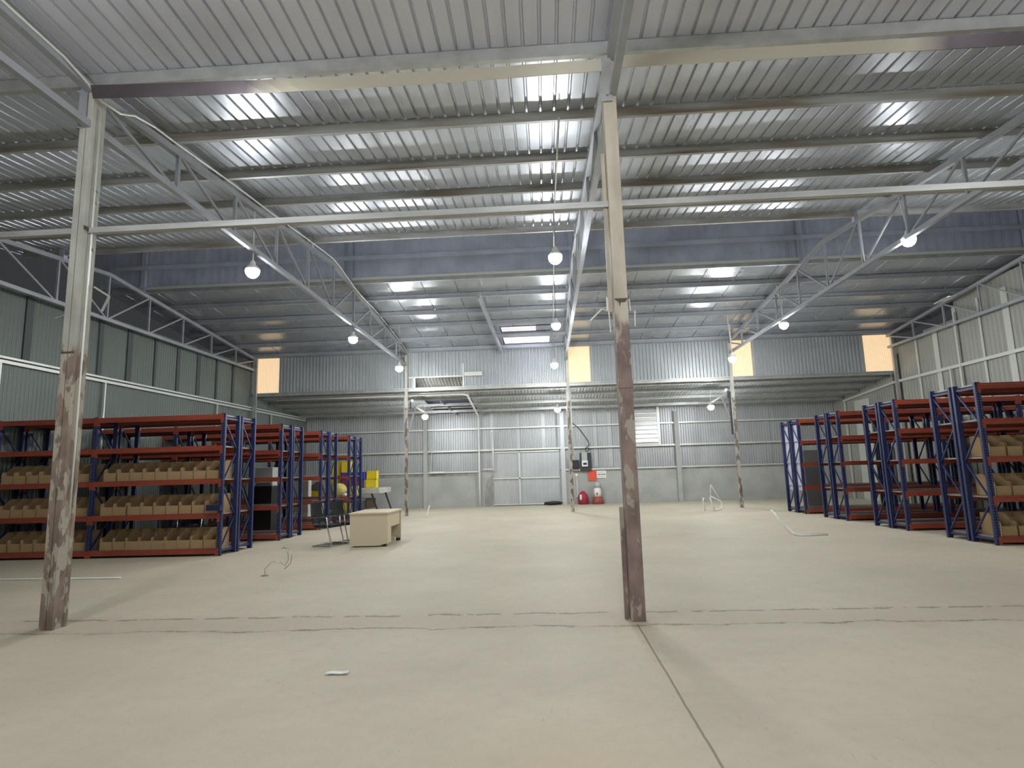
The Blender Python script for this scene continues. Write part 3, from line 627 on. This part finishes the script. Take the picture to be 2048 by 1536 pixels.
def beam_mesh(wd):
    if ('b', wd) not in _bm:
        mb = MB(); L = wd / 2 - .045
        mb.prof([(0, -.055), (-.045, -.055), (-.045, .015), (-.030, .024), (-.030, .055), (0, .055)], (-L, 0, 0), (L, 0, 0), (0, 1, 0), (0, 0, 1))
        for s in (-1, 1): mb.box(s * L - .012, -.052, -.13, s * L + .012, .0, .06)
        for s in (-1, 1): mb.box(min(s * L, s * (L + .05)), -.054, -.12, max(s * L, s * (L + .05)), -.050, .05)
        me = mb.mesh('shelf_beam'); me.materials.append(M['orange']); _bm[('b', wd)] = me
    return _bm[('b', wd)]
def deck_mesh(wd):
    if ('d', wd) not in _bm:
        mb = MB(); L = wd / 2 - .03; n = 4
        for k in range(n): mb.box(-L + 2 * L * k / n + .003, -RD / 2 + .03, -.03, -L + 2 * L * (k + 1) / n - .003, RD / 2 - .03, 0)
        me = mb.mesh('shelf_panel'); me.materials.append(M['deck']); _bm[('d', wd)] = me
    return _bm[('d', wd)]
upright_src = upright_mesh().build('upright', 'blue'); 
M['holes'] = mat('bare_steel_hole_edge', (.35, .37, .42), .4, .5)
holes_src = holes_mesh().build('upright_hole', 'holes'); holes_src['kind'] = 'stuff'
brace_srcs = []
zz = [.12, .80, 1.50, 2.20, 2.84]
for z in (.10, 2.88): brace_srcs.append(MB().bar((0, .05, z), (0, RD - .05, z), .03, .04).build('frame_rail', 'blue'))
for k in range(4):
    a, c = (.05, RD - .05) if k % 2 == 1 else (RD - .05, .05)
    brace_srcs.append(MB().bar((0, a, zz[k]), (0, c, zz[k + 1]), .025, .03).build('frame_brace', 'blue'))
rowsL = [12.48, 15.3, 18.1, 20.75]; rowsR = [11.60, 14.30, 17.05, 19.70]
nthL = ['first', 'second', 'third', 'farthest']
racks = []
for i_, y in enumerate(rowsL):
    for j in (0, 1):
        lab = 'blue and orange shelving on the left, %s row from the camera, %s side' % (nthL[i_], 'front' if j == 0 else 'rear')
        if i_ == 0 and j == 0: lab = 'blue and orange shelving run on the left, nearest the camera, full of cardboard bins'
        r = make_run(lab, [2.84, 2.22], (-6.87, y + j * (RD + .06) + RD, 0)); r.rotation_euler = (0, 0, math.pi)
for i_, y in enumerate(rowsR):
    for j in (0, 1):
        lab = 'blue and orange shelving on the right, %s row from the camera, %s side' % (nthL[i_], 'front' if j == 0 else 'rear')
        if i_ == 0 and j == 0: lab = 'blue and orange shelving run on the right, nearest the camera, holding cardboard bins'
        rn = make_run(lab, [2.75, 2.3], (8.10, y + j * (RD + .06), 0))
        if i_ == 3: MB().box(.055, .07, .72, .065, RD - .07, 2.82).build('end_sheet', 'endsheet', rn, label='pale lavender sheet closing the aisle end')
for o in [upright_src, holes_src] + brace_srcs: bpy.data.objects.remove(o)

# cardboard parts bins
BW = .283
def bin_mesh():
    mb = MB(); w_, d_, hf, hb, th = BW - .006, .52, .18, .40, .006
    x0, x1 = -w_ / 2, w_ / 2
    mb.box(x0, 0, 0, x1, d_, th); mb.box(x0, 0, 0, x1, th, hf); mb.box(x0, d_ - th, 0, x1, d_, hb)
    for xx in (x0, x1 - th): mb.prof([(0, 0), (d_, 0), (d_, hb), (.30, hb), (.12, .27), (.02, .255), (.0, hf)], (xx, 0, 0), (xx + th, 0, 0), (0, 1, 0), (0, 0, 1))
    return mb
bin0 = bin_mesh().build('cardboard_bin', 'card'); first = True
def put_bin(x, y, z, lab, grp):
    global first
    if first: o = bin0; first = False
    else: o = bin0.copy(); C.objects.link(o)
    o.location = (x, y + random.uniform(0, .015), z + .001); o.rotation_euler = (0, 0, random.uniform(-.006, .006)); tag(o, lab, 'bin', grp)
lvn = ['bottom', 'second lowest', 'middle']
for l in range(3):
    n = 9
    for k in range(n):
        gx = .0 if not (l == 1 and k >= 7) else -.035
        x = -6.87 - .09 - BW / 2 - BW * k + gx - (.02 if l == 2 and k == 8 else 0)
        put_bin(x, rowsL[0] + .07, LV[l] + .05, 'cardboard bin, %s shelf, near left rack bay, %s from the aisle end' % (lvn[l], ORD[k]), 'cardboard bins in the nearest left bay')
    for k in range(7):
        if k == 0: x = -9.71 - .26
        else: x = -9.71 - .26 - (BW + .005) * k
        put_bin(x, rowsL[0] + .07, LV[l] + .05, 'cardboard bin, %s shelf, outer near left bay, %s from the shared upright' % (lvn[l], ORD[k]), 'cardboard bins in the outer left bay')
for l in range(3):
    for k in range(8):
        x = 8.10 + .12 + BW / 2 + (BW + .012) * k
        put_bin(x, rowsR[0] + .07, LV[l] + .05, 'cardboard bin, %s shelf, near right rack, %s from its aisle end' % (lvn[l], ORD[k]), 'cardboard bins in the right rack')
tag(MB().box(-7.14, 12.42, .93, -6.83, 12.47, 1.05).build('blue_bracket', 'blue'), 'small blue plate on the aisle end upright of the left rack', 'plate')

# ================================================================== FURNITURE AND LOOSE ITEMS
# desk
t = thing('office_desk', 'cream laminate office desk with kneehole beside the left racks', 'desk', (-4.42, 13.48, 0), rz=.02)
DW, DD = .86, 1.32
MB().box(-.02, -.03, .715, DW + .02, DD + .03, .75).build('desktop', 'desk', t, bevel=.004)
MB().prof([(0, .05), (.04, .025), (DW - .2, .025), (DW - .08, .06), (DW - .01, .07), (DW - .01, .715), (0, .715)], (0, .0, 0), (0, .02, 0), (1, 0, 0), (0, 0, 1)).build('end_panel', 'desk', t)
MB().box(.02, .02, .06, DW - .03, .42, .71).build('pedestal', 'desk', t)
MB().box(DW - .05, .42, .40, DW - .03, DD - .05, .71).build('modesty_panel', 'desk', t)
MB().box(.02, DD - .03, .06, DW, DD, .715).build('end_panel', 'desk', t)
MB().box(.1, DD - .5, .05, DW - .04, DD - .44, .12).build('foot_rail', 'desk', t)
for x, y in ((.12, .05), (DW - .1, .05), (.12, DD - .06), (DW - .06, DD - .06)): MB().box(x - .05, y - .03, 0, x + .05, y + .05, .06).build('desk_foot', 'black', t)
MB().box(.12, .01, .0, DW - .2, .04, .03).build('plinth', 'black', t)
# chairs
def make_chair(lab, loc, rz):
    t = thing('visitor_chair', lab, 'chair', loc, rz)
    # seat, +y is the back
    MB().box(-.24, -.23, .42, .24, .22, .49).build('seat', 'blackfab', t, bevel=.025)
    mb = MB(); pr = []; n = 8
    for k in range(n + 1):
        f = k / n; z = .52 + .46 * f; y = .22 + .10 * f + .03 * math.sin(f * math.pi); hw = .22 - .035 * f
        pr.append([mb.bm.verts.new(p) for p in ((-hw, y, z), (0, y + .03, z), (hw, y, z), (hw, y + .02, z), (0, y + .05, z), (-hw, y + .02, z))])
    for A, B in zip(pr, pr[1:]):
        for i_ in range(6): mb.bm.faces.new((A[i_], A[(i_ + 1) % 6], B[(i_ + 1) % 6], B[i_]))
    mb.bm.faces.new(pr[0]); mb.bm.faces.new(pr[-1][::-1]); mb.build('backrest', 'blackfab', t)
    MB().tube([(-.235, .22, .48), (-.23, .27, .7), (-.205, .33, .99), (-.1, .36, 1.02), (.1, .36, 1.02), (.205, .33, .99), (.23, .27, .7), (.235, .22, .48)], .012, 6).build('back_frame', 'black', t, smooth=True)
    for s in (-1, 1):
        MB().tube([(s * .25, .22, .02), (s * .25, .20, .015), (s * .25, -.24, .015), (s * .25, -.27, .05), (s * .25, -.16, .45), (s * .26, -.14, .64), (s * .26, -.10, .67), (s * .26, .22, .66)], .016, 8).build('leg', 'chrome', t, smooth=True)
        MB().box(s * .26 - .025, -.14, .665, s * .26 + .025, .2, .69).build('armrest', 'black', t, bevel=.008)
    MB().tube([(-.25, .21, .015), (.25, .21, .015)], .0125, 8).tube([(-.25, .02, .41), (.25, .02, .41)], .0125, 8).build('cross_tube', 'chrome', t, smooth=True)
    MB().box(-.24, .0, .39, .24, .03, .42).build('seat_rail', 'chrome', t)
    return t
ch = make_chair('black cantilever visitor chair with chrome legs, left of the desk', (-5.08, 13.92, 0), math.radians(76))
dup(ch, (-4.86, 14.62, 0), math.radians(66), 'second black visitor chair behind the first, touching the desk')
dup(ch, (-8.55, 14.25, 0), math.radians(20), 'black visitor chair standing behind the near left rack'); 
# loose pipes and scraps
wob([(-12.0, 10.05, .014), (-9.2, 9.92, .014), (-7.04, 9.84, .014)], .014, 'long thin white pipe lying on the floor at the left', 'floor_pipe', 'pvc', 'pipe', 8)
t = thing('scrap_pipe', 'white pipe frame lying on the floor before the right racks', 'pipe', (0, 0, 0))
MB().tube([(5.15, 14.5, .52), (5.3, 14.25, .25), (5.40, 13.95, .04), (5.46, 13.75, .017), (5.6, 13.74, .016), (6.08, 13.82, .016)], .022, 8).build('bent_pipe', 'pvc', t, smooth=True)
MB().tube([(5.25, 14.55, .46), (5.26, 14.4, .3), (5.36, 14.1, .07), (5.5, 14.02, .02), (6.05, 13.87, .03)], .02, 8).build('bent_pipe', 'pvc', t, smooth=True)
t = thing('scrap_pipe', 'upright tangle of white bent pipes near the right far post', 'pipe', (5.6, 22.1, 0))
MB().tube([(0, .1, 0), (-.08, 0, .38), (-.04, 0, .46)], .024, 8).build('bent_pipe', 'pvc', t, smooth=True)
MB().tube([(.30, 0, 0), (.2, .1, .46), (.24, .1, .5), (.62, .2, .30), (.58, .1, .06), (.32, 0, .02)], .024, 8).build('bent_pipe', 'pvc', t, smooth=True)
MB().tube([(.22, .1, .5), (.28, .2, .9), (.62, .2, .28)], .02, 8).build('bent_pipe', 'pvc', t, smooth=True)
wob([(-4.45, 22.2, .02), (-4.42, 22.3, .15), (-4.36, 22.4, .42)], .02, 'short white pipe leaning up from the floor near the left far post', 'floor_pipe', 'pvc', 'pipe', 8)
t = thing('wire_coil', 'thin looped wire standing up from the floor', 'wire', (-4.45, 10.2, 0))
MB().tube([(-.17, -.35, 0), (-.2, -.3, .10), (-.13, -.2, .2), (-.02, -.1, .17), (0, 0, .1), (.06, 0, .2), (.05, 0, .32), (.0, 0, .40), (-.06, 0, .38)], .008, 6).tube([(0, 0, .05), (.1, 0, .14), (.12, 0, .26), (.06, 0, .37), (-.03, 0, .41)], .008, 6).build('wire_loop', 'thin_wire', t, smooth=True)
MB().blob((-.17, -.36, .008), (.07, .04, .012), 1, .3).build('dirt_clump', 'mortar', t)
tag(MB().prof([(-.09, 0), (-.04, .008), (.04, .004), (.09, .012), (.09, .018), (.04, .012), (-.04, .016), (-.09, .012)], (-1.72, 4.95, 0.001), (-1.72, 5.0, 0.001), (1, 0, 0), (0, 0, 1)).build('paper_scrap', 'white'), 'crumpled white paper scrap on the near floor', 'paper')
# yellow goods corner
def crate(lab, loc, sx, sy, sz, m, name='plastic_crate', rz=0, cat='crate'):
    t = thing(name, lab, cat, loc, rz); mb = MB(); th = .012
    mb.box(-sx / 2, -sy / 2, 0, sx / 2, sy / 2, th)
    for a in (-1, 1):
        mb.box(min(a * sx / 2, a * (sx / 2 - th)), -sy / 2, 0, max(a * sx / 2, a * (sx / 2 - th)), sy / 2, sz); mb.box(-sx / 2, min(a * sy / 2, a * (sy / 2 - th)), 0, sx / 2, max(a * sy / 2, a * (sy / 2 - th)), sz)
    for k in range(7):
        x = -sx / 2 + sx * (k + .5) / 7
        mb.box(x - .008, -sy / 2 - .012, .02, x + .008, -sy / 2, sz - .03)
    mb.build('crate_body', m, t)
    mr = MB(); e = .015
    for a in (-1, 1):
        mr.box(-sx / 2 - e, a * sy / 2 - e, sz - .03, sx / 2 + e, a * sy / 2 + e, sz); mr.box(a * sx / 2 - e, -sy / 2 - e, sz - .03, a * sx / 2 + e, sy / 2 + e, sz)
    mr.build('crate_rim', m, t); return t
# work table with slab
t = thing('slab_table', 'pale slab bench on dark legs carrying the crates', 'table', (-8.1, 26.0, 0))
MB().box(-1.2, -.95, .84, 1.12, .95, 1.06).build('slab_top', 'slab', t, bevel=.01)
for a, c in ((-1.05, -.8), (.75, -.8), (-1.05, .8), (.9, .8)): MB().bar((a, c, .84), (a + (.3 if a > 0 else 0), c, 0), .06, .06).build('leg', 'dark', t)
MB().box(-1.1, -.6, .2, .5, .7, .6).build('under_shelf', 'brown', t)
crate('yellow plastic crate at the right end of the slab bench', (-7.5, 25.75, 1.06), .44, .45, .36, 'yellow')
crate('upper yellow plastic crate stacked at the right end of the bench', (-7.48, 25.77, 1.42), .42, .43, .36, 'yellow')
crate('purple red crate on the slab bench under the blue one', (-8.3, 25.6, 1.06), .85, .5, .36, 'purple')
crate('blue plastic crate on the purple red one', (-8.22, 25.6, 1.42), .98, .5, .32, 'bluebin')
crate('yellow crate on top behind the blue one, right of two', (-8.75, 26.2, 1.62), .40, .35, .60, 'yellow')
crate('narrow yellow crate standing left of the stacked yellow one', (-9.2, 26.2, 1.25), .3, .35, .98, 'yellow')
crate('tall yellow crate holding up the stacked yellow one', (-8.75, 26.2, 1.06), .40, .35, .555, 'yellow')
def bag(lab, c, r, m='yellow_pale', seed=1):
    random.seed(seed); o = MB().blob(c, r, 3, .05).build('goods_bag', m, smooth=True); return tag(o, lab, 'bag')
bx = thing('goods_table', 'low dark platform under the pale yellow bags', 'table', (-8.2, 24.1, 0)); MB().box(-.75, -.35, .60, .8, .45, .66).build('platform_top', 'greyboard', bx)
for a in (-.7, .74): MB().box(a - .03, -.3, 0, a + .03, .4, .6).build('leg', 'dark', bx)
bag('large pale yellow bag on the low platform', (-8.38, 24.1, 1.0), (.34, .28, .32), seed=2); bag('pale yellow bag lying at the right of the platform', (-7.70, 24.1, .95), (.25, .25, .27), seed=3)
bag('white plastic wrapped bundle between the yellow bags', (-8.02, 23.85, .80), (.12, .1, .13), 'white', 4)
crate('yellow crate on the floor under the low platform', (-8.05, 23.95, 0), .5, .4, .55, 'yellow')
crate('yellow crate on the floor at the left behind the racks', (-9.15, 23.5, 0), .5, .4, .55, 'yellow'); 
t = thing('side_stand', 'grey stand holding a yellow crate behind the left racks', 'stand', (-9.15, 23.5, 0)); MB().box(-.35, -.25, .72, .35, .25, .78).build('stand_top', 'greyboard', t)
for a in (-.32, .32): MB().box(a - .02, -.22, 0, a + .02, .22, .72).build('leg', 'galv_dark', t)
crate('yellow crate on the grey stand behind the left racks', (-9.15, 23.5, .78), .46, .4, .27, 'yellow')
tag(MB().prof([(-.32, 0), (.32, 0), (.32, .06), (.12, .33), (.06, .33), (-.32, .05)], (-9.05, 23.3, 1.06), (-9.05, 23.7, 1.06), (1, 0, 0), (0, 0, 1)).build('sloping_board', 'greyboard'), 'dark grey sloping board resting on the stand crate', 'board')
tag(MB().box(-9.32, 22.75, 0, -9.08, 23.05, 1.46).build('white_cabinet', 'white', bevel=.01), 'narrow white upright cabinet behind the left racks', 'cabinet')
tag(MB().box(-8.45, 17.1, 0, -7.90, 17.6, 1.36).build('black_cabinet', 'black', bevel=.01), 'black cabinet in the aisle between the left racks', 'cabinet')
t = thing('grey_case', 'pale grey case on top of the black cabinet', 'box', (-8.17, 17.35, 1.36)); MB().box(-.26, -.2, 0, .26, .2, .53).build('case_body', 'greybox', t, bevel=.015); MB().box(-.2, -.205, .04, .2, -.2, .08).build('case_slot', 'greyboard', t)
# right side: dark doorway and column behind racks
struct('door_2', MB().box(XE - .05, 24.2, 0, XE - .03, 25.3, 2.1), 'seam', 'dark doorway in the right wall behind the racks', 'door')
tag(MB().box(9.4, 22.7, 0, 10.1, 23.1, 2.05).build('dark_cabinet', 'greyboard', bevel=.01), 'dark grey cabinet standing behind the farthest right rack', 'cabinet')
tag(MB().blob((12.9, 19.3, 6.62), (.12, .5, .05), 2, .3).build('torn_foil', 'alu'), 'torn bright foil scrap at the head of the right wall', 'foil')
